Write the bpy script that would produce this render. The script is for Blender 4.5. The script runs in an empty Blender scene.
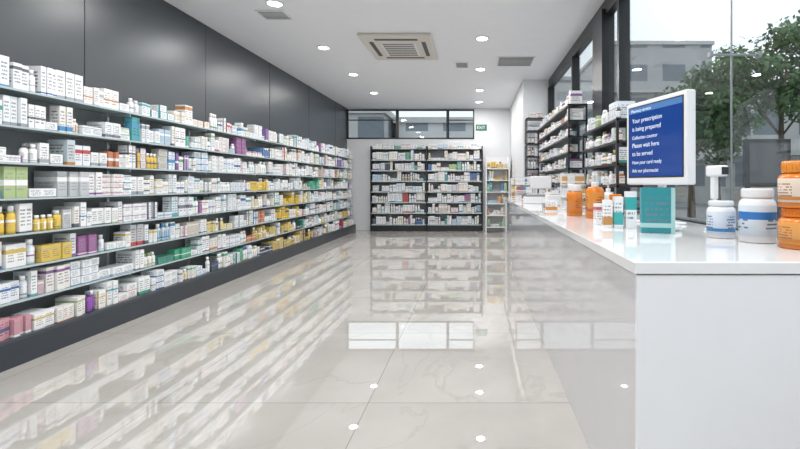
import bpy, math, random
from mathutils import Vector
random.seed(11)
sc=bpy.context.scene
H=1.25; C=3.3; BW=12.2; LW=-3.47; RW=1.45; FW=-3.0
try:
    sc.view_settings.view_transform='Standard'
except Exception: pass

# ---------------------------------------------------------------- materials
def newmat(name):
    m=bpy.data.materials.new(name); m.use_nodes=True
    nt=m.node_tree; b=nt.nodes['Principled BSDF']; return m,nt,b
def mat(name,col,rough=.5,metal=0,ior=1.5,trans=0,noise=0,coat=0,scale=8,emis=None,es=0):
    m,nt,b=newmat(name)
    b.inputs['Roughness'].default_value=rough; b.inputs['Metallic'].default_value=metal
    b.inputs['IOR'].default_value=ior; b.inputs['Transmission Weight'].default_value=trans
    b.inputs['Coat Weight'].default_value=coat
    b.inputs['Base Color'].default_value=(*col,1)
    if noise>0:
        tc=nt.nodes.new('ShaderNodeTexCoord'); n=nt.nodes.new('ShaderNodeTexNoise'); n.inputs['Scale'].default_value=scale
        n.inputs['Detail'].default_value=4
        r=nt.nodes.new('ShaderNodeValToRGB')
        r.color_ramp.elements[0].position=.3; r.color_ramp.elements[1].position=.7
        r.color_ramp.elements[0].color=(*[c*(1-noise) for c in col],1)
        r.color_ramp.elements[1].color=(*[min(1,c*(1+noise)) for c in col],1)
        nt.links.new(tc.outputs['Object'],n.inputs['Vector']); nt.links.new(n.outputs['Fac'],r.inputs['Fac'])
        nt.links.new(r.outputs['Color'],b.inputs['Base Color'])
    if emis:
        b.inputs['Emission Color'].default_value=(*emis,1); b.inputs['Emission Strength'].default_value=es
    return m
def glassmat(name,tint=(.96,.98,.98),base=.04,dif=None,dfac=0):
    m=bpy.data.materials.new(name); m.use_nodes=True; nt=m.node_tree; nt.nodes.clear()
    o=nt.nodes.new('ShaderNodeOutputMaterial'); t=nt.nodes.new('ShaderNodeBsdfTransparent'); g=nt.nodes.new('ShaderNodeBsdfGlossy')
    g.inputs['Roughness'].default_value=.01; t.inputs['Color'].default_value=(*tint,1)
    lw=nt.nodes.new('ShaderNodeLayerWeight'); lw.inputs['Blend'].default_value=.5
    pw=nt.nodes.new('ShaderNodeMath'); pw.operation='POWER'; nt.links.new(lw.outputs['Facing'],pw.inputs[0]); pw.inputs[1].default_value=5
    ma=nt.nodes.new('ShaderNodeMath'); ma.operation='MULTIPLY_ADD'; nt.links.new(pw.outputs[0],ma.inputs[0]); ma.inputs[1].default_value=1-base; ma.inputs[2].default_value=base
    mx=nt.nodes.new('ShaderNodeMixShader'); nt.links.new(ma.outputs[0],mx.inputs[0])
    nt.links.new(t.outputs[0],mx.inputs[1]); nt.links.new(g.outputs[0],mx.inputs[2])
    last=mx
    if dif:
        d=nt.nodes.new('ShaderNodeBsdfDiffuse'); d.inputs['Color'].default_value=(*dif,1)
        m2=nt.nodes.new('ShaderNodeMixShader'); m2.inputs[0].default_value=dfac
        nt.links.new(mx.outputs[0],m2.inputs[1]); nt.links.new(d.outputs[0],m2.inputs[2]); last=m2
    nt.links.new(last.outputs[0],o.inputs['Surface']); return m

def floor_mat():
    m,nt,b=newmat('polished_marble_tile'); N=nt.nodes.new; L=nt.links.new
    tc=N('ShaderNodeTexCoord'); sx=N('ShaderNodeSeparateXYZ'); L(tc.outputs['Object'],sx.inputs[0])
    def M(op,a,bv=None,c=None):
        n=N('ShaderNodeMath'); n.operation=op
        for i,v in enumerate((a,bv,c)):
            if v is None: continue
            if isinstance(v,(int,float)): n.inputs[i].default_value=v
            else: L(v,n.inputs[i])
        return n.outputs[0]
    T=1.2
    ux=M('DIVIDE',M('ADD',sx.outputs[0],.61),T); uy=M('DIVIDE',M('ADD',sx.outputs[1],-2.57+12),T)
    def joint(u):
        f=M('FRACT',u); return M('GREATER_THAN',M('ABSOLUTE',M('SUBTRACT',f,.5)),.5-.0022)
    j=M('MAXIMUM',joint(ux),joint(uy))
    cmb=N('ShaderNodeCombineXYZ'); L(M('MULTIPLY',M('FLOOR',ux),7.3),cmb.inputs[0]); L(M('MULTIPLY',M('FLOOR',uy),3.7),cmb.inputs[1]); 
    va=N('ShaderNodeVectorMath'); va.operation='ADD'; L(tc.outputs['Object'],va.inputs[0]); L(cmb.outputs[0],va.inputs[1])
    n1=N('ShaderNodeTexNoise'); n1.inputs['Scale'].default_value=.9; n1.inputs['Detail'].default_value=6; n1.inputs['Distortion'].default_value=1.4; L(va.outputs[0],n1.inputs['Vector'])
    vein=M('SUBTRACT',1,M('MINIMUM',M('MULTIPLY',M('ABSOLUTE',M('SUBTRACT',n1.outputs['Fac'],.5)),70),1))
    n2=N('ShaderNodeTexNoise'); n2.inputs['Scale'].default_value=1.8; n2.inputs['Detail'].default_value=5; L(va.outputs[0],n2.inputs['Vector'])
    r=N('ShaderNodeValToRGB'); r.color_ramp.elements[0].color=(.43,.405,.375,1); r.color_ramp.elements[1].color=(.50,.48,.45,1)
    r.color_ramp.elements[0].position=.3; r.color_ramp.elements[1].position=.7; L(n2.outputs['Fac'],r.inputs['Fac'])
    mx=N('ShaderNodeMixRGB'); L(M('MULTIPLY',vein,M('MULTIPLY',n2.outputs['Fac'],.5)),mx.inputs[0]); L(r.outputs['Color'],mx.inputs[1]); mx.inputs[2].default_value=(.32,.29,.26,1)
    mj=N('ShaderNodeMixRGB'); L(M('MULTIPLY',j,.7),mj.inputs[0]); L(mx.outputs[0],mj.inputs[1]); mj.inputs[2].default_value=(.20,.18,.16,1)
    L(mj.outputs[0],b.inputs['Base Color'])
    b.inputs['Roughness'].default_value=0; b.inputs['IOR'].default_value=2.7
    return m

def package_mat(name,rough=.4):
    m,nt,b=newmat(name); N=nt.nodes.new; L=nt.links.new
    def M(op,a,bv=None):
        n=N('ShaderNodeMath'); n.operation=op
        for i,v in enumerate((a,bv)):
            if v is None: continue
            if isinstance(v,(int,float)): n.inputs[i].default_value=v
            else: L(v,n.inputs[i])
        return n.outputs[0]
    a1=N('ShaderNodeAttribute'); a1.attribute_name='c1'; a2=N('ShaderNodeAttribute'); a2.attribute_name='c2'; ap=N('ShaderNodeAttribute'); ap.attribute_name='pat'
    uv=N('ShaderNodeUVMap'); uv.uv_map='UVMap'; s=N('ShaderNodeSeparateXYZ'); L(uv.outputs[0],s.inputs[0]); u,v=s.outputs[0],s.outputs[1]
    p=N('ShaderNodeSeparateColor'); L(ap.outputs['Color'],p.inputs[0]); lo,wd,sd=p.outputs[0],p.outputs[1],p.outputs[2]
    band=M('MULTIPLY',M('GREATER_THAN',v,lo),M('LESS_THAN',v,M('ADD',lo,wd)))
    side=M('GREATER_THAN',u,M('SUBTRACT',1,sd))
    acc=M('MAXIMUM',band,side)
    mx=N('ShaderNodeMixRGB'); L(acc,mx.inputs[0]); L(a1.outputs['Color'],mx.inputs[1]); L(a2.outputs['Color'],mx.inputs[2])
    row=M('FLOOR',M('MULTIPLY',v,8)); cx=N('ShaderNodeCombineXYZ'); L(M('MULTIPLY',u,14),cx.inputs[0]); L(M('MULTIPLY',row,5.3),cx.inputs[1]); L(M('MULTIPLY',lo,37),cx.inputs[2])
    nz=N('ShaderNodeTexNoise'); nz.inputs['Scale'].default_value=1; L(cx.outputs[0],nz.inputs['Vector'])
    t=M('MULTIPLY',M('LESS_THAN',M('FRACT',M('MULTIPLY',v,8)),.45),M('GREATER_THAN',nz.outputs['Fac'],.47))
    t=M('MULTIPLY',t,M('MULTIPLY',M('GREATER_THAN',u,.1),M('LESS_THAN',u,.8)))
    t=M('MULTIPLY',t,M('MULTIPLY',M('GREATER_THAN',v,.2),M('LESS_THAN',v,.85)))
    t=M('MULTIPLY',t,M('SUBTRACT',1,acc)); t=M('MULTIPLY',t,M('GREATER_THAN',wd,.001)); t=M('MULTIPLY',t,.8)
    dk=N('ShaderNodeMixRGB'); dk.blend_type='MULTIPLY'; dk.inputs[0].default_value=1; L(a2.outputs['Color'],dk.inputs[1]); dk.inputs[2].default_value=(.35,.35,.4,1)
    m2=N('ShaderNodeMixRGB'); L(t,m2.inputs[0]); L(mx.outputs[0],m2.inputs[1]); L(dk.outputs[0],m2.inputs[2])
    L(m2.outputs[0],b.inputs['Base Color']); b.inputs['Roughness'].default_value=rough
    return m

def building_mat(name,wall,win,sx=2.6,sz=3.0):
    m,nt,b=newmat(name); N=nt.nodes.new; L=nt.links.new
    tc=N('ShaderNodeTexCoord'); s=N('ShaderNodeSeparateXYZ'); L(tc.outputs['Object'],s.inputs[0])
    def M(op,a,bv=None):
        n=N('ShaderNodeMath'); n.operation=op
        for i,v in enumerate((a,bv)):
            if v is None: continue
            if isinstance(v,(int,float)): n.inputs[i].default_value=v
            else: L(v,n.inputs[i])
        return n.outputs[0]
    h=M('ADD',s.outputs[0],s.outputs[1])
    fu=M('ABSOLUTE',M('SUBTRACT',M('FRACT',M('DIVIDE',h,sx)),.5)); fv=M('ABSOLUTE',M('SUBTRACT',M('FRACT',M('DIVIDE',s.outputs[2],sz)),.5))
    w=M('MULTIPLY',M('LESS_THAN',fu,.3),M('LESS_THAN',fv,.25))
    n=N('ShaderNodeTexNoise'); n.inputs['Scale'].default_value=.7; L(tc.outputs['Object'],n.inputs['Vector'])
    mx=N('ShaderNodeMixRGB'); L(w,mx.inputs[0]); mx.inputs[1].default_value=(*wall,1); mx.inputs[2].default_value=(*win,1)
    m3=N('ShaderNodeMixRGB'); m3.blend_type='MULTIPLY'; m3.inputs[0].default_value=.3; L(mx.outputs[0],m3.inputs[1]); L(n.outputs['Fac'],m3.inputs[2])
    L(m3.outputs[0],b.inputs['Base Color']); b.inputs['Roughness'].default_value=.6
    return m

M_floor=floor_mat()
M_ceil=mat('ceiling_white_paint',(.82,.83,.86),.6,noise=.01)
M_wall=mat('white_wall_paint',(.72,.73,.75),.5,noise=.015)
M_dark=mat('charcoal_panel',(.046,.055,.065),.34,noise=.05,scale=1)
M_plinth=mat('charcoal_plinth',(.030,.037,.047),.3,noise=.05)
M_joint=mat('joint_black',(.012,.013,.015),.6)
M_black=mat('black_metal',(.012,.013,.015),.35,noise=.05)
M_alu=mat('aluminium',(.65,.67,.68),.3,metal=.7,noise=.02)
M_steel=mat('dark_steel',(.25,.26,.27),.35,metal=.7,noise=.02)
M_glass=glassmat('clear_window_glass')
M_shelf=glassmat('shelf_glass',tint=(.80,.88,.88),dif=(.45,.55,.55),dfac=.35)
M_edge=mat('shelf_glass_edge',(.42,.50,.52),.25,noise=.03)
M_white=mat('white_plastic',(.76,.76,.77),.3,noise=.01)
M_quartz=mat('white_quartz',(.76,.76,.77),.04,ior=1.7,noise=.02,scale=3)
M_lacq=mat('white_lacquer',(.62,.62,.64),.02,ior=2.3,noise=.01)
M_end=mat('white_laminate',(.77,.77,.79),.25,noise=.01)
M_grey=mat('grey_plastic',(.24,.25,.26),.4,noise=.03)
M_vent=mat('vent_dark',(.07,.07,.075),.5,noise=.05)
M_cream=mat('ac_cream_plastic',(.66,.62,.56),.4,noise=.01)
M_pkg=package_mat('printed_carton',.35)
M_pkgb=package_mat('printed_bottle',.25)
M_green=mat('sign_green',(.01,.13,.07),.4,noise=.05,emis=(.02,.4,.18),es=.08)
M_lamp=mat('lamp_diffuser',(1,1,1),.5,emis=(1,.98,.95),es=12)
M_screen=mat('blue_screen',(.004,.012,.06),.12,emis=(.012,.075,.36),es=.62)
M_screen2=mat('blue_screen_header',(.02,.08,.2),.2,emis=(.12,.25,.5),es=.6)
M_txt=mat('screen_text',(.5,.55,.6),.5,emis=(.75,.88,1),es=.45)
M_asph=mat('asphalt',(.16,.16,.165),.9,noise=.2)
M_leaf=mat('foliage',(.070,.13,.045),.7,noise=.5,scale=1.5)
M_bark=mat('bark',(.10,.075,.05),.9,noise=.3)
M_b1=building_mat('facade_pale',(.46,.46,.45),(.15,.18,.21))
M_b2=building_mat('facade_grey',(.36,.37,.38),(.12,.15,.18),3.2,2.8)
M_b3=building_mat('facade_white',(.56,.57,.57),(.20,.25,.29),2.0,1.5)

# ---------------------------------------------------------------- helpers
def link(o,parent=None):
    sc.collection.objects.link(o)
    if parent: o.parent=parent
    return o
def empty(name,loc=(0,0,0),rz=0,parent=None):
    o=bpy.data.objects.new(name,None); o.location=loc; o.rotation_euler=(0,0,rz); o.empty_display_size=.1
    return link(o,parent)
def box(name,x0,x1,y0,y1,z0,z1,m,parent=None,bevel=0):
    if x0>x1:x0,x1=x1,x0
    cx,cy,cz=(x0+x1)/2,(y0+y1)/2,(z0+z1)/2; a,b,c=(x1-x0)/2,(y1-y0)/2,(z1-z0)/2
    vs=[(i*a,j*b,k*c) for k in(-1,1) for j in(-1,1) for i in(-1,1)]
    fs=[(0,2,3,1),(4,5,7,6),(0,1,5,4),(2,6,7,3),(0,4,6,2),(1,3,7,5)]
    me=bpy.data.meshes.new(name); me.from_pydata(vs,[],fs); me.materials.append(m)
    o=bpy.data.objects.new(name,me); o.location=(cx,cy,cz); link(o,parent)
    if bevel:
        md=o.modifiers.new('b','BEVEL'); md.width=bevel; md.segments=3
    return o
class MB:
    def __init__(s): s.v=[];s.f=[];s.uv=[];s.c1=[];s.c2=[];s.p=[];s.sm=[]
    def face(s,idx,uvs,c1,c2,p,sm=False):
        s.f.append(idx); s.uv+=uvs
        for _ in idx: s.c1.append(c1); s.c2.append(c2); s.p.append(p)
        s.sm.append(sm)
    def box(s,x0,x1,y0,y1,z0,z1,c1,c2,p,rot=0):
        n=len(s.v); cx,cy=(x0+x1)/2,(y0+y1)/2; ca,sa=math.cos(rot),math.sin(rot)
        for z in(z0,z1):
            for x,y in((x0,y0),(x1,y0),(x1,y1),(x0,y1)):
                dx,dy=x-cx,y-cy; s.v.append((cx+dx*ca-dy*sa,cy+dx*sa+dy*ca,z))
        Q=[(0,0),(1,0),(1,1),(0,1)]
        for a,b in((0,1),(1,2),(2,3),(3,0)):
            s.face((n+a,n+b,n+4+b,n+4+a),Q,c1,c2,p)
        s.face((n+4,n+5,n+6,n+7),Q,c1,c2,(p[0],0,0)); s.face((n+3,n+2,n+1,n),Q,c1,c2,(p[0],0,0))
    def lathe(s,cx,cy,z0,prof,seg=12,rot=0):
        n=len(s.v); k=len(prof)
        for r,z,*_ in prof:
            for i in range(seg):
                a=rot+2*math.pi*i/seg; s.v.append((cx+r*math.cos(a),cy+r*math.sin(a),z0+z))
        for j in range(k-1):
            c1,c2,p=prof[j][2:5]
            for i in range(seg):
                i2=(i+1)%seg; u0=(i/seg*2)%1; u1=u0+2/seg
                s.face((n+j*seg+i,n+j*seg+i2,n+(j+1)*seg+i2,n+(j+1)*seg+i),[(u0,0),(u1,0),(u1,1),(u0,1)],c1,c2,p,seg>8)
        c1,c2,p=prof[-1][2:5]
        s.face(tuple(n+(k-1)*seg+i for i in range(seg)),[(.5,.5)]*seg,c1,c2,(0,0,0))
        c1,c2,p=prof[0][2:5]
        s.face(tuple(n+i for i in reversed(range(seg))),[(.5,.5)]*seg,c1,c2,(0,0,0))
    def make(s,name,m,parent=None,loc=(0,0,0),rz=0):
        me=bpy.data.meshes.new(name); me.from_pydata(s.v,[],s.f)
        uv=me.uv_layers.new(name='UVMap'); flat=[c for q in s.uv for c in q]; uv.data.foreach_set('uv',flat)
        for nm,dat in(('c1',s.c1),('c2',s.c2),('pat',s.p)):
            at=me.color_attributes.new(nm,'FLOAT_COLOR','CORNER'); at.data.foreach_set('color',[c for q in dat for c in (*q,1)])
        me.polygons.foreach_set('use_smooth',s.sm); me.materials.append(m); me.update()
        o=bpy.data.objects.new(name,me); o.location=loc; o.rotation_euler=(0,0,rz); return link(o,parent)

WH=(.78,.785,.79)
ACC=[(.04,.12,.35),(.08,.26,.48),(.45,.07,.08),(.07,.3,.22),(.5,.22,.08),(.25,.12,.3),(.1,.35,.4),(.55,.42,.12),(.12,.12,.14),(.18,.18,.22),(.35,.37,.4),(.3,.42,.18),(.18,.3,.46),(.3,.32,.35)]
MAIN=[(.64,.46,.10),(.07,.17,.38),(.08,.33,.23),(.30,.12,.28),(.50,.19,.09),(.22,.13,.34),(.34,.48,.58),(.42,.08,.09),(.58,.53,.45),(.38,.48,.24),(.08,.33,.37),(.54,.40,.44),(.07,.08,.11),(.66,.58,.36),(.48,.50,.52),(.38,.31,.24),(.48,.56,.60),(.40,.52,.62)]
def product(pc,hmax,zone=None,bp=.14,tall=False):
    kind='box'
    w=random.choice([.035,.04,.045,.05,.06,.07,.08]); h=random.uniform(.5,1.0)*hmax
    d=random.uniform(.07,.2)
    if random.random()<(.12 if tall else .25): h=random.uniform(.045,.08); w=random.uniform(.07,.13)
    if random.random()<pc:
        c1=random.choice(MAIN); c2=random.choice([WH,WH,random.choice(ACC)])
    else: c1=random.choice([WH,WH,(.72,.75,.78),(.75,.73,.70)]); c2=random.choice(ACC)
    if zone: c1,c2=zone,random.choice([WH,(.1,.1,.2)])
    p=(random.choice([0,0,.05,.6,.75,.4]),random.choice([.05,.08,.12,.18]),random.choice([0,0,0,0,0,.12]))
    if random.random()<bp : kind='bottle'; w=random.uniform(.045,.07); h=random.uniform(.5,.9)*hmax; h=max(h,.09)
    return kind,w,h,d,c1,c2,p
def stock(mb,mode,front,t0,t1,z,gap,pc=.3,depthmax=.23,zones=(),fill=.97,seg=10,bp=.14,bcol=None,tall=False):
    t=t0+.01; hmax=gap-.03
    while t<t1-.05:
        zone=None
        for a,b,c in zones:
            if a<=t<=b and random.random()<.65: zone=c
        kind,w,h,d,c1,c2,p=product(pc,hmax,zone,bp,tall); d=min(d,depthmax)
        if bcol and kind=='bottle': c1=random.choice(bcol)
        n=random.choice([1,1,2,2,3]); st=1
        if h<hmax*.5: st=random.choice([1,2,int(hmax//h),int(hmax//h)])
        st=max(1,min(st,int(hmax//h)))
        for i in range(n):
            if t+w>t1-.01: break
            jit=random.uniform(.002,.03)
            s2=st if random.random()<.75 else max(1,st-1)
            for k in range(s2):
                zz=z+.0015+k*(h+.001); j2=jit+random.uniform(0,.008)
                if mode=='L': X0,X1,Y0,Y1=front-j2-d,front-j2,t,t+w
                elif mode=='B': X0,X1,Y0,Y1=t,t+w,front+j2,front+j2+d
                else: X0,X1,Y0,Y1=front+j2,front+j2+d,t,t+w
                if kind=='box' : mb.box(X0,X1,Y0,Y1,zz,zz+h,c1,c2,p,random.uniform(-.03,.03))
                elif k==0:
                    r=w/2*.94; cc=random.choice([WH,WH,c2])
                    if mode=='L': cx,cy=front-j2-r,t+w/2
                    elif mode=='B': cx,cy=t+w/2,front+j2+r
                    else: cx,cy=front+j2+r,t+w/2
                    n0=(0,0,0)
                    mb.lathe(cx,cy,zz,[(r,0,c1,c1,n0),(r,h*.12,WH if bcol else c1,c2,p),(r,h*.62,c1,c1,n0),(r*.9,h*.72,c1,c1,n0),(r*.5,h*.8,c1,c1,n0),(r*.62,h*.8,cc,cc,n0),(r*.62,h,cc,cc,n0)],seg)
            t+=w+.006
        if random.random()>fill: t+=random.uniform(.04,.09)
        else: t+=random.uniform(0,.012)

# ---------------------------------------------------------------- room shell
fl=box('floor',LW-.1,RW+.1,FW-.1,BW+.1,-.1,0,M_floor)
for v in fl.data.vertices: v.co+=fl.location
fl.location=(0,0,0)
box('ceiling',LW-.1,RW+.1,FW-.1,BW+.1,C,C+.12,M_ceil)
wl=empty('wall_left')
box('panel',LW-.1,LW,FW-.1,BW+.1,0,C,M_dark,wl)
for y in(-1.4,.4,2.2,4.0,5.8,7.6,9.4,11.2):
    box('panel_joint',LW,LW+.002,y-.003,y+.003,1.95,C,M_joint,wl)
WZ=2.47; WX1=-.02
wb=empty('wall_back')
box('lower',LW,WX1,BW,BW+.1,0,WZ,M_wall,wb); box('right',WX1,.95,BW,BW+.1,0,C,M_wall,wb)
box('lintel',LW,WX1,BW,BW+.1,3.27,C,M_wall,wb)
def window_back(name,x0,x1,mull=True):
    e=empty(name); t=.035; T=3.27
    box('frame_bottom',x0,x1,BW-.02,BW+.06,WZ,WZ+t,M_black,e); box('frame_top',x0,x1,BW-.02,BW+.06,T-t,T,M_black,e)
    box('frame_left',x0,x0+t,BW-.02,BW+.06,WZ,T,M_black,e); box('frame_right',x1-t,x1,BW-.02,BW+.06,WZ,T,M_black,e)
    if mull: box('transom_bar',x0+t,x1-t,BW-.01,BW+.04,WZ+.5,WZ+.525,M_black,e)
    box('glass',x0+t,x1-t,BW+.03,BW+.036,WZ+t,T-t,M_glass,e)
window_back('window_1',LW,-2.11); window_back('window_2',-2.105,-.74,False); window_back('window_3',-.735,WX1)
wr=empty('wall_right')
box('pier',.95,RW+.1,8.86,BW+.1,0,C,M_wall,wr)
box('sill_wall',RW,RW+.1,FW,8.86,0,.95,M_wall,wr)
box('header',RW,RW+.1,FW,8.86,3.2,C,M_black,wr)
e=empty('window_4')
box('bottom_rail',RW+.01,RW+.08,FW,8.86,.95,1.0,M_black,e)
box('top_rail',RW+.0,RW+.09,FW,8.86,3.13,3.2,M_black,e)
for y,w in((8.8,.10),(6.66,.07),(4.5,.06),(-.2,.06),(-2.95,.08)):
    box('mullion',RW-.02,RW+.09,y-w/2,y+w/2,1.0,3.13,M_black,e)
box('glass_joint',RW+.038,RW+.047,2.616,2.624,1.0,3.13,M_steel,e)
box('column_cladding',RW-.04,RW+.1,5.0,5.4,1.0,3.2,M_black,e)
box('glass',RW+.04,RW+.046,FW,8.8,1.0,3.13,M_glass,e)
s=empty('glass_support_bracket')
box('bar',RW-.08,RW+.22,2.613,2.627,1.995,2.008,M_steel,s,.003)
for x in(RW-.08,RW+.2): box('stud',x-.01,x+.01,2.60,2.64,1.985,2.018,M_steel,s,.003)
wf=empty('wall_front')
box('header',LW,RW,FW-.1,FW,3.0,C,M_black,wf); box('left',LW,LW+.3,FW-.1,FW,0,3.0,M_black,wf)
e=empty('window_5')
for x in(LW+.32,-1.9,-.6,.5,RW-.04): box('mullion',x-.03,x+.03,FW-.08,FW-.02,0,3.0,M_black,e)
box('glass',LW+.3,RW,FW-.055,FW-.05,0,3.0,M_glass,e)

# ---------------------------------------------------------------- left shelving
SX=-3.2; Y0,Y1=-.6,11.86
zs=[.43,.665,.90,1.15,1.40,1.655,1.915]
u=empty('glass_shelving_unit')
box('plinth',LW+.001,SX+.06,Y0,Y1,0,.17,M_plinth,u,.004); box('plinth_top',LW+.001,SX+.06,Y0,Y1,.17,.195,M_dark,u)
box('back_panel',LW+.001,LW+.012,Y0,Y1,.195,1.93,M_grey,u)
for z in zs:
    box('glass_shelf',LW+.012,SX-.005,Y0,Y1,z-.010,z,M_shelf,u); box('price_rail',SX-.005,SX,Y0,Y1,z-.013,z+.001,M_edge,u)
y=Y0+.02
while y<Y1:
    box('upright',LW+.012,LW+.03,y-.012,y+.012,.195,1.97,M_alu,u)
    for z in zs: box('bracket',LW+.03,SX-.03,y-.004,y+.004,z-.035,z-.011,M_alu,u)
    y+=1.2
mb=MB()
YEL=(.68,.48,.08); GRN=(.05,.32,.18); PUR=(.27,.09,.38); PINK=(.55,.28,.33)
allz=[.195]+zs
gaps=[.235,.235,.235,.25,.25,.255,.26,.26]
Z={0:[(0,3.2,PINK),(3.6,3.75,PUR),(7,9,(.55,.42,.14))],1:[(4.4,5.1,GRN),(6.5,8,(.6,.45,.14))],2:[(5.2,5.8,(.68,.58,.26)),(7.2,8.2,YEL)],3:[(2.9,3.5,YEL),(7.5,8.6,YEL)],
   4:[(6.4,7.0,YEL),(8.6,9.3,(.1,.4,.27))],5:[(4.2,4.5,YEL),(4.8,5.1,(.2,.1,.3)),(6.2,6.5,(.1,.3,.55))],6:[(4.9,5.1,(.1,.4,.3)),(6.5,6.9,(.08,.18,.4))],7:[]}
for i,(z,g) in enumerate(zip(allz,gaps)):
    fx=SX+.045 if i==0 else SX-.008
    stock(mb,'L',fx,Y0+.02,Y1-.02,z,g,pc=[.22,.20,.17,.15,.14,.12,.08,.04][i],depthmax=.21,zones=Z[i],fill=.98,tall=i==7)
mb.make('medicine_boxes',M_pkg)

# ---------------------------------------------------------------- back shelving
BX0,BX1,BY=-2.75,.19,11.9
u=empty('gondola_shelf_unit')
box('back_panel',BX0,BX1,12.16,12.185,0,2.2,M_grey,u)
box('kick',BX0,BX1,BY-.03,12.16,0,.16,M_black,u)
bz=[.18,.49,.77,1.05,1.33,1.61,1.89,2.17]
for z in bz: box('shelf',BX0,BX1,BY-.02,12.16,z-.015,z,M_black,u); 
for z in bz[:-1]: box('price_rail',BX0,BX1,BY-.026,BY-.02,z-.025,z+.004,M_edge,u)
for x in(BX0,-1.28,BX1): box('upright',x-.015,x+.015,BY-.03,12.185,0,2.25,M_black,u)
mb=MB()
for i,z in enumerate(bz):
    for a,b in((BX0+.03,-1.31),(-1.25,BX1-.03)):
        stock(mb,'B',BY-.012,a,b,z,.28 if i<7 else .2,pc=.28,depthmax=.18,fill=.99,seg=8,tall=True)
mb.make('medicine_boxes',M_pkg)
u=empty('promotional_display_shelf')
box('side_left',.27,.30,11.5,11.9,0,1.95,M_white,u); box('side_right',.86,.89,11.5,11.9,0,1.95,M_white,u); box('back',.3,.86,11.87,11.9,0,1.95,M_white,u)
mb=MB()
for z in(.15,.45,.75,1.05,1.35,1.65):
    box('shelf',.30,.86,11.5,11.87,z-.02,z,M_white,u); stock(mb,'B',11.51,.31,.85,z,.27,pc=.6,depthmax=.2,zones=[(0,1,random.choice([YEL,(.6,.3,.1),(.5,.4,.2),(.3,.5,.25)]))],seg=8)
mb.make('medicine_boxes',M_pkg)

# ---------------------------------------------------------------- counter
CX0,CX1,CY0,CY1,CZ=.52,1.43,1.47,8.8,.995
u=empty('service_counter')
box('body',CX0+.02,CX1,CY0+.025,CY1-.02,.0,CZ-.045,M_lacq,u,.003)
box('end_panel',CX0+.012,CX1,CY0+.008,CY0+.024,.0,CZ-.045,M_end,u,.002)
box('worktop',CX0,CX1+.01,CY0,CY1,CZ-.04,CZ,M_quartz,u,.004)

BC=[(.50,.19,.025),(.40,.15,.03),WH,WH,(.12,.06,.03)]
def hutch(xf,xb,y0,y1,top,levels,mode,pc=.25):
    u=empty('bottle_shelf_rack'); 
    for yy in(y0,y1-.02):
        for xx in(xf,xb-.02): box('post',xx,xx+.02,yy,yy+.02,CZ,top,M_black,u)
    mb=MB()
    for k in range(levels):
        z=CZ+.06+k*(top-CZ-.06)/(levels-1)
        box('shelf',xf,xb,y0,y1,z-.02,z,M_black,u)
        g=(top-CZ-.06)/(levels-1)-.01 if k<levels-1 else .2
        if mode=='R': 
            stock(mb,'R',xf+.005,y0+.03,y1-.03,z,g,pc=pc,depthmax=.17,seg=10,bp=.6,bcol=BC,fill=1,tall=True)
        else: stock(mb,'B',y0+.005,xf+.03,xb-.03,z,g,pc=pc,depthmax=.2,seg=10,bp=.6,bcol=BC,fill=1,tall=True)
    mb.make('medicine_bottles',M_pkgb)
hutch(.97,1.40,8.5,8.78,2.5,7,'B')
hutch(1.16,1.40,5.6,8.35,2.25,7,'R')
hutch(1.18,1.40,3.75,4.95,1.80,5,'R')

# ---------------------------------------------------------------- counter objects
n0=(0,0,0); OR=(.66,.19,.012); CZ2=CZ+.0008
def jar(name,x,y,z,r,h,body,cap,label=None,acc=(.02,.15,.45),capfrac=.2,pump=False,lp=(.1,.15,0)):
    e=empty(name,(x,y,z),rz=-2.0)
    mb=MB(); b=body; lab=label or body; hb=h*(1-capfrac)
    pr=[(r*.93,0,b,b,n0),(r,h*.02,b,b,n0),(r,h*.12,b,b,n0)]
    if label: pr+=[(r*1.008,h*.12,lab,acc,lp),(r*1.008,hb*.82,lab,lab,n0)]
    pr+=[(r,hb*.83,b,b,n0),(r*.97,hb*.9,b,b,n0),(r*.82,hb*.97,b,b,n0),(r*.72,hb,b,b,n0)]
    mb.lathe(0,0,0,pr,40); mb.make('body',M_pkgb,e)
    mb=MB(); cr=r*.86 if not pump else r*.4
    cp=[(cr*.98,hb-.001,cap,cap,n0),(cr,hb+.004,cap,cap,n0),(cr,h-.006,cap,cap,n0),(cr*.95,h,cap,cap,n0)]
    mb.lathe(0,0,0,cp,40); 
    if pump:
        mb.lathe(0,0,h-.001,[(.008,0,cap,cap,n0),(.008,.045,cap,cap,n0),(.02,.046,cap,cap,n0),(.02,.06,cap,cap,n0)],16)
        mb.box(-.008,.07,-.008,.008,h+.047,h+.06,cap,cap,n0)
    o=mb.make('cap',M_pkgb,e)
    if not pump:
        mb=MB()
        for i in range(36):
            a=2*math.pi*i/36; mb.box(cr*math.cos(a)-.0012,cr*math.cos(a)+.0012,cr*math.sin(a)-.0012,cr*math.sin(a)+.0012,hb+.006,h-.008,cap,cap,n0,a)
        mb.make('cap_ribs',M_pkgb,e)
    return e
CW=(.72,.72,.73)
jar('amber_medicine_jar',.80,3.62,CZ2,.062,.25,OR,CW,(.62,.20,.03),OR)
jar('amber_pump_bottle',.90,3.38,CZ2,.068,.27,OR,CW,(.64,.24,.04),(.5,.1,.02),capfrac=.14,pump=True)
jar('amber_medicine_jar',1.03,3.30,CZ2,.05,.18,OR,OR,(.70,.5,.3),OR)
jar('white_pump_bottle',1.05,3.55,CZ2,.045,.22,CW,CW,CW,(.6,.3,.05),capfrac=.14,pump=True)
jar('amber_medicine_jar',.90,2.96,CZ2,.042,.13,OR,CW,CW,(.4,.1,.02))
jar('white_supplement_bottle',1.175,2.15,CZ2,.062,.175,CW,(.68,.71,.73),(.60,.67,.74),(.03,.2,.5),capfrac=.14)
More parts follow.
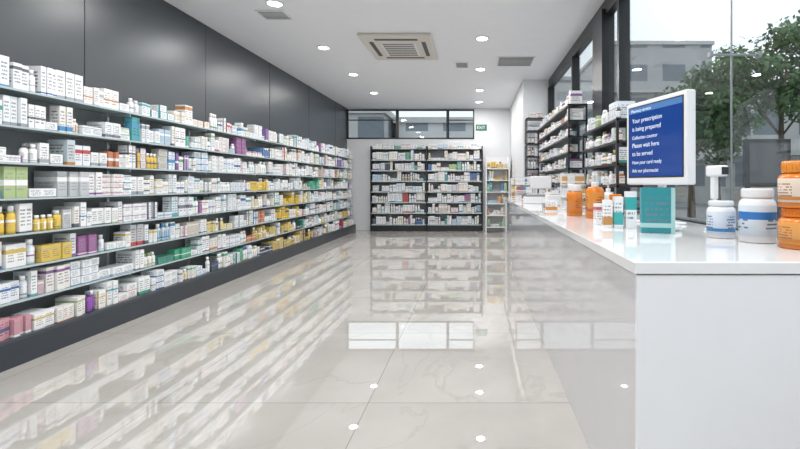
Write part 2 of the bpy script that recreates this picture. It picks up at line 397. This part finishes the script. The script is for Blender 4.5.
jar('white_supplement_bottle',1.245,1.985,CZ2,.072,.235,CW,CW,(.58,.66,.73),(.02,.15,.45),capfrac=.17,lp=(.55,.25,0))
jar('amber_supplement_jar',1.305,1.79,CZ2,.084,.16,OR,(.60,.16,.012),(.66,.3,.08),(.62,.22,.02),capfrac=.22)
jar('amber_supplement_jar',1.305,1.79,CZ2+.1605,.084,.185,OR,(.66,.24,.03),(.72,.6,.5),(.62,.22,.02),capfrac=.25)
def carton(name,x,y,w,d,h,c1,c2,p,rz=0,z=None):
    mb=MB(); mb.box(-w/2,w/2,-d/2,d/2,0,h,c1,c2,p); 
    mb.box(-w/2+.004,w/2-.004,-d/2+.003,d/2-.003,h,h+.0012,c1,c1,n0)
    return mb.make(name,M_pkg,None,(x,y,z or CZ2),rz)
carton('teal_carton',.955,2.36,.165,.07,.235,(.02,.23,.26),(.35,.55,.54),(.12,.1,.12),-.25)
carton('white_teal_carton',.905,2.62,.06,.05,.21,WH,(.05,.38,.38),(.5,.35,0),-.1)
carton('white_teal_carton',.835,2.63,.05,.05,.18,WH,(.05,.38,.38),(.1,.4,0),-.1)
carton('white_teal_carton',.775,2.64,.05,.05,.16,WH,(.5,.25,.08),(.1,.3,0),-.1)
carton('white_carton',.79,2.84,.07,.05,.13,WH,(.5,.1,.1),(.7,.15,0),.1)
carton('white_carton',.72,4.25,.10,.07,.10,WH,(.6,.25,.05),(.1,.3,0),.1)

e=empty('computer_monitor',(1.17,2.9,CZ),rz=math.radians(-74))
W2,ZB,ZT=.295,.25,.81
box('housing',-W2,W2,-.02,.045,ZB,ZT,M_white,e,.012); box('rear_bulge',-W2*.75,W2*.75,.04,.085,ZB+.07,ZT-.08,M_white,e,.02)
box('screen_surround',-W2+.028,W2-.028,-.0225,-.019,ZB+.047,ZT-.029,M_black,e)
box('screen',-W2+.036,W2-.036,-.0235,-.0224,ZB+.055,ZT-.037,M_screen,e); box('screen_header',-W2+.036,W2-.036,-.0245,-.0234,ZT-.075,ZT-.037,M_screen2,e)
def txt(s,size,x,z):
    cu=bpy.data.curves.new('screen_text','FONT'); cu.body=s; cu.size=size; cu.extrude=.0003; cu.materials.append(M_txt)
    o=bpy.data.objects.new('screen_text',cu); o.location=(x,-.0256,z); o.rotation_euler=(math.pi/2,0,0); link(o,e)
txt('Pharmacy services',.028,-.23,ZT-.068)
for i,(a,sz) in enumerate((('Your prescription',.042),('is being prepared',.042),('Collection counter',.034),('Please wait here',.042),('to be served',.042),('Have your card ready',.034),('Ask our pharmacist',.034))): txt(a,sz,-.22,ZT-.14-.056*i)
box('stand_neck',-.03,.03,.03,.055,.015,ZB+.12,M_white,e,.005); box('stand_base',-.13,.13,-.06,.12,.0008,.016,M_white,e,.006)

def tube(name,pts,r,m,parent=None):
    cu=bpy.data.curves.new(name,'CURVE'); cu.dimensions='3D'; cu.bevel_depth=r; cu.bevel_resolution=3
    sp=cu.splines.new('BEZIER'); sp.bezier_points.add(len(pts)-1)
    for p,q in zip(sp.bezier_points,pts): p.co=q; p.handle_left_type=p.handle_right_type='AUTO'
    cu.materials.append(m); o=bpy.data.objects.new(name,cu); return link(o,parent)
e=empty('barcode_scanner',(1.31,2.46,CZ2),rz=.3)
mb=MB(); mb.lathe(0,0,0,[(.05,0,CW,CW,n0),(.05,.008,CW,CW,n0),(.03,.02,CW,CW,n0),(.012,.03,CW,CW,n0),(.010,.20,CW,CW,n0)],24); mb.make('stand',M_pkgb,e)
box('handle',-.016,.016,-.014,.018,.17,.30,M_white,e,.008); box('head',-.028,.028,-.07,.04,.295,.355,M_white,e,.012); box('scan_window',-.022,.022,-.072,-.068,.305,.345,M_black,e)
tube('cable',[(0,.02,.19),(.04,.03,.12),(.03,.04,.03),(-.03,.0,.03),(-.08,-.06,.006),(-.12,-.12,.004),(-.05,-.16,.004)],.0035,M_white,e)
e=empty('computer_mouse',(1.09,2.47,CZ2)); box('shell',-.03,.03,-.05,.05,0,.032,M_white,e,.015); box('wheel',-.004,.004,.02,.035,.028,.034,M_grey,e)
e=empty('receipt_printer',(.93,5.3,CZ2))
box('body',-.09,.09,-.11,.11,0,.13,M_white,e,.015); box('lid',-.085,.085,-.06,.10,.13,.15,M_white,e,.01); box('paper_slot',-.06,.06,-.085,-.075,.128,.134,M_black,e); box('receipt',-.04,.04,-.083,-.082,.13,.18,M_white,e)
e=empty('card_reader',(.78,4.9,CZ2))
box('body',-.04,.04,-.08,.08,0,.045,M_grey,e,.01); box('screen',-.03,.03,.0,.06,.045,.0465,M_vent,e)
for i in range(3):
    for j in range(3): box('key',-.027+i*.02,-.013+i*.02,-.065+j*.018,-.052+j*.018,.045,.049,M_grey,e,.002)
e=empty('cash_register',(.86,5.95,CZ2),rz=-.3)
box('drawer',-.19,.19,-.18,.18,0,.09,M_white,e,.008); box('keyboard_deck',-.17,.17,-.16,.05,.09,.12,M_grey,e,.01); box('display_neck',-.02,.02,.08,.11,.09,.2,M_white,e); box('display',-.14,.14,.06,.10,.19,.36,M_white,e,.01)
for i in range(8):
    for j in range(4): box('key',-.15+i*.038,-.12+i*.038,-.145+j*.04,-.115+j*.04,.12,.127,M_white,e,.003)
def display(name,x,y,cols):
    e=empty(name,(x,y,CZ2)); mb=MB()
    for lv in range(3):
        z=.0+lv*.12; box('tray',-.12,.12,-.1+lv*.05,.1,z,z+.01,M_white,e)
        t=-.115
        while t<.08:
            w=random.uniform(.03,.05); c=random.choice(cols); mb.box(t,t+w,-.09+lv*.05,-.06+lv*.05,z+.011,z+.09,c,WH,(.2,.2,0)); t+=w+.003
    box('back',-.12,.12,.09,.1,0,.36,M_white,e); mb.make('cartons',M_pkg,e)
display('counter_display_stand',.75,7.9,[YEL,(.5,.25,.05),WH]); display('counter_display_stand',.72,6.6,[WH,(.1,.25,.4),WH,(.4,.1,.1)])
display('counter_display_stand',.98,4.45,[WH,WH,(.6,.35,.1)])

# ---------------------------------------------------------------- ceiling fixtures
def downlight(x,y,pw=23):
    e=empty('ceiling_downlight',(x,y,C))
    mb=MB(); w=(.85,.85,.85); seg=28; 
    mb.lathe(0,0,-.012,[(.10,.012,w,w,n0),(.10,.004,w,w,n0),(.09,0,w,w,n0),(.075,0,w,w,n0),(.075,.010,w,w,n0)][::-1],seg); mb.make('trim_ring',M_pkgb,e)
    me=bpy.data.meshes.new('lens'); vs=[(.074*math.cos(2*math.pi*i/28),.074*math.sin(2*math.pi*i/28),-.0125) for i in range(28)]
    me.from_pydata(vs,[],[tuple(reversed(range(28)))]); me.materials.append(M_lamp); o=bpy.data.objects.new('lens',me); link(o,e)
    l=bpy.data.lights.new('lamp','AREA'); l.shape='DISK'; l.size=.13; l.energy=pw; l.color=(1,.985,.97)
    lo=bpy.data.objects.new('lamp',l); lo.location=(0,0,-.016); link(lo,e)
for y in(-1.3,.3,1.9,3.5,5.1,6.75,8.4,10.1): downlight(-2.27,y)
for y in(-1.5,.1,1.6,3.2,4.75,6.32,8.02,9.8,11.2): downlight(.1,y)
e=empty('ceiling_air_conditioner')
ax0,ax1,ay0,ay1=-1.60,-.60,6.1,7.3
box('panel',ax0,ax1,ay0,ay1,C-.045,C,M_cream,e,.015)
box('intake',ax0+.25,ax1-.25,ay0+.3,ay1-.3,C-.055,C-.044,M_white,e,.004)
for i in range(13):
    y=ay0+.33+i*(.54/12); box('louvre',ax0+.28,ax1-.28,y-.008,y+.008,C-.06,C-.054,M_cream if i%2 else M_vent,e)
box('slot_front',ax0+.2,ax1-.2,ay0+.12,ay0+.19,C-.047,C-.0445,M_vent,e); box('slot_rear',ax0+.2,ax1-.2,ay1-.19,ay1-.12,C-.047,C-.0445,M_vent,e)
box('slot_left',ax0+.1,ax0+.16,ay0+.25,ay1-.25,C-.047,C-.0445,M_vent,e); box('slot_right',ax1-.16,ax1-.1,ay0+.25,ay1-.25,C-.047,C-.0445,M_vent,e)
def vent(x0,x1,y0,y1,n):
    e=empty('ceiling_vent'); box('frame',x0,x1,y0,y1,C-.012,C,M_white,e,.003); box('core',x0+.03,x1-.03,y0+.03,y1-.03,C-.014,C-.011,M_vent,e)
    for i in range(n):
        y=y0+.05+i*(y1-y0-.1)/(n-1); box('blade',x0+.03,x1-.03,y-.006,y+.006,C-.02,C-.013,M_white,e)
vent(.36,.98,7.2,7.8,8); vent(-2.6,-2.25,5.3,5.6,6); vent(-.35,-.1,7.55,7.9,5)
e=empty('exit_sign'); box('panel',.02,.32,BW-.03,BW-.001,2.70,2.86,M_green,e,.004)
cu=bpy.data.curves.new('letters','FONT'); cu.body='EXIT'; cu.size=.11; cu.extrude=.001; cu.materials.append(M_txt); o=bpy.data.objects.new('letters',cu); o.location=(.05,BW-.033,2.74); o.rotation_euler=(math.pi/2,0,0); link(o,e)

# ---------------------------------------------------------------- outside
box('ground',-40,60,-40,70,-.3,-.12,M_asph)
box('pavement',RW+.15,6.2,-12,40,-.12,-.02,mat('paving',(.42,.41,.40),.8,noise=.1,scale=3))
def bld(x0,x1,y0,y1,h,m):
    e=empty('building'); box('facade',x0,x1,y0,y1,-.12,h,m,e)
    box('parapet',x0-.15,x1+.15,y0-.15,y1+.15,h,h+.3,M_b1,e)
    for z in range(1,int(h//3)): box('balcony_slab',x0-.5,x1,y0-.5,y1,z*3-.1,z*3+.05,M_b1,e)
bld(16,26,26,36,6.8,M_b1); bld(11.2,20,38,50,13,M_b2); bld(24,34,14,24,7.5,M_b3); bld(22,32,2,10,6,M_b1)
bld(-16,-4.5,22,30,4.7,M_b1); bld(-4.2,8,24,32,4.5,M_b3)
bld(6.5,10.5,38,50,10,M_b3)
def tree(x,y,h,r,nl=2600,seed=0):
    rnd=random.Random(seed); e=empty('street_tree',(x,y,-.12))
    mb=MB(); bk=(.1,.08,.06)
    mb.lathe(0,0,0,[(.17,0,bk,bk,n0),(.11,h*.25,bk,bk,n0),(.08,h*.5,bk,bk,n0),(.04,h*.8,bk,bk,n0)],12); mb.make('trunk',M_bark,e)
    for k in range(6):
        a=k*1.05; tube('branch',[(0,0,h*.42),(math.cos(a)*r*.35,math.sin(a)*r*.35,h*.58),(math.cos(a)*r*.65,math.sin(a)*r*.65,h*.72)],.035,M_bark,e)
    cl=[]
    for k in range(18):
        a=rnd.uniform(0,6.28); q=rnd.uniform(.1,.8)*r; cl.append((q*math.cos(a),q*math.sin(a),h*.66+rnd.uniform(-.2,.28)*h,rnd.uniform(.25,.45)*r))
    vs=[];fs=[]
    for i in range(nl):
        cx,cy,cz,cr=rnd.choice(cl)
        d=Vector((rnd.gauss(0,1),rnd.gauss(0,1),rnd.gauss(0,.8))).normalized()*cr*rnd.uniform(.4,1)
        p=Vector((cx,cy,cz))+d; s=rnd.uniform(.08,.15)
        a=Vector((rnd.gauss(0,1),rnd.gauss(0,1),rnd.gauss(0,1))).normalized(); b=a.cross(d).normalized()
        n=len(vs); vs+=[p-a*s,p-b*s*.5,p+a*s,p+b*s*.5]; fs.append((n,n+1,n+2,n+3))
    me=bpy.data.meshes.new('leaves'); me.from_pydata([tuple(v) for v in vs],[],fs); me.materials.append(M_leaf); link(bpy.data.objects.new('leaves',me),e)
tree(8.9,18.5,5.9,2.1,4600,1); tree(11.3,16.6,7.4,2.5,6500,2); tree(13.5,25,6.0,2.3,3200,3); tree(-12,19,5,2.0,1500,4); tree(-7.5,18.5,4.3,1.2,1500,5)
e=empty('street_notice_board',(7.0,10.8,-.02))
box('post_left',-.5,-.42,-.04,.04,0,1.4,M_black,e); box('post_right',.42,.5,-.04,.04,0,1.4,M_black,e); box('panel',-.55,.55,-.06,.06,1.2,2.35,M_black,e,.02); box('poster',-.45,.45,-.066,-.06,1.3,2.25,M_vent,e)

# ---------------------------------------------------------------- world
w=bpy.data.worlds.new('overcast_sky'); sc.world=w; w.use_nodes=True; nt=w.node_tree; bg=nt.nodes['Background']
tc=nt.nodes.new('ShaderNodeTexCoord'); sp=nt.nodes.new('ShaderNodeSeparateXYZ'); r=nt.nodes.new('ShaderNodeValToRGB')
nt.links.new(tc.outputs['Generated'],sp.inputs[0]); nt.links.new(sp.outputs[2],r.inputs[0]); nt.links.new(r.outputs[0],bg.inputs[0])
r.color_ramp.elements[0].color=(.44,.47,.50,1); r.color_ramp.elements[1].color=(.85,.93,1,1)
r.color_ramp.elements[0].position=.12; r.color_ramp.elements[1].position=.75
bg.inputs[1].default_value=2.3

cam=bpy.data.cameras.new('camera'); co=bpy.data.objects.new('camera',cam); link(co)
co.location=(0,0,H); co.rotation_euler=(math.pi/2,0,0); cam.sensor_width=36; cam.lens=36*450/800
cam.shift_x=-75/800; cam.shift_y=-40.5/800; cam.clip_start=.05; cam.clip_end=300
sc.camera=co
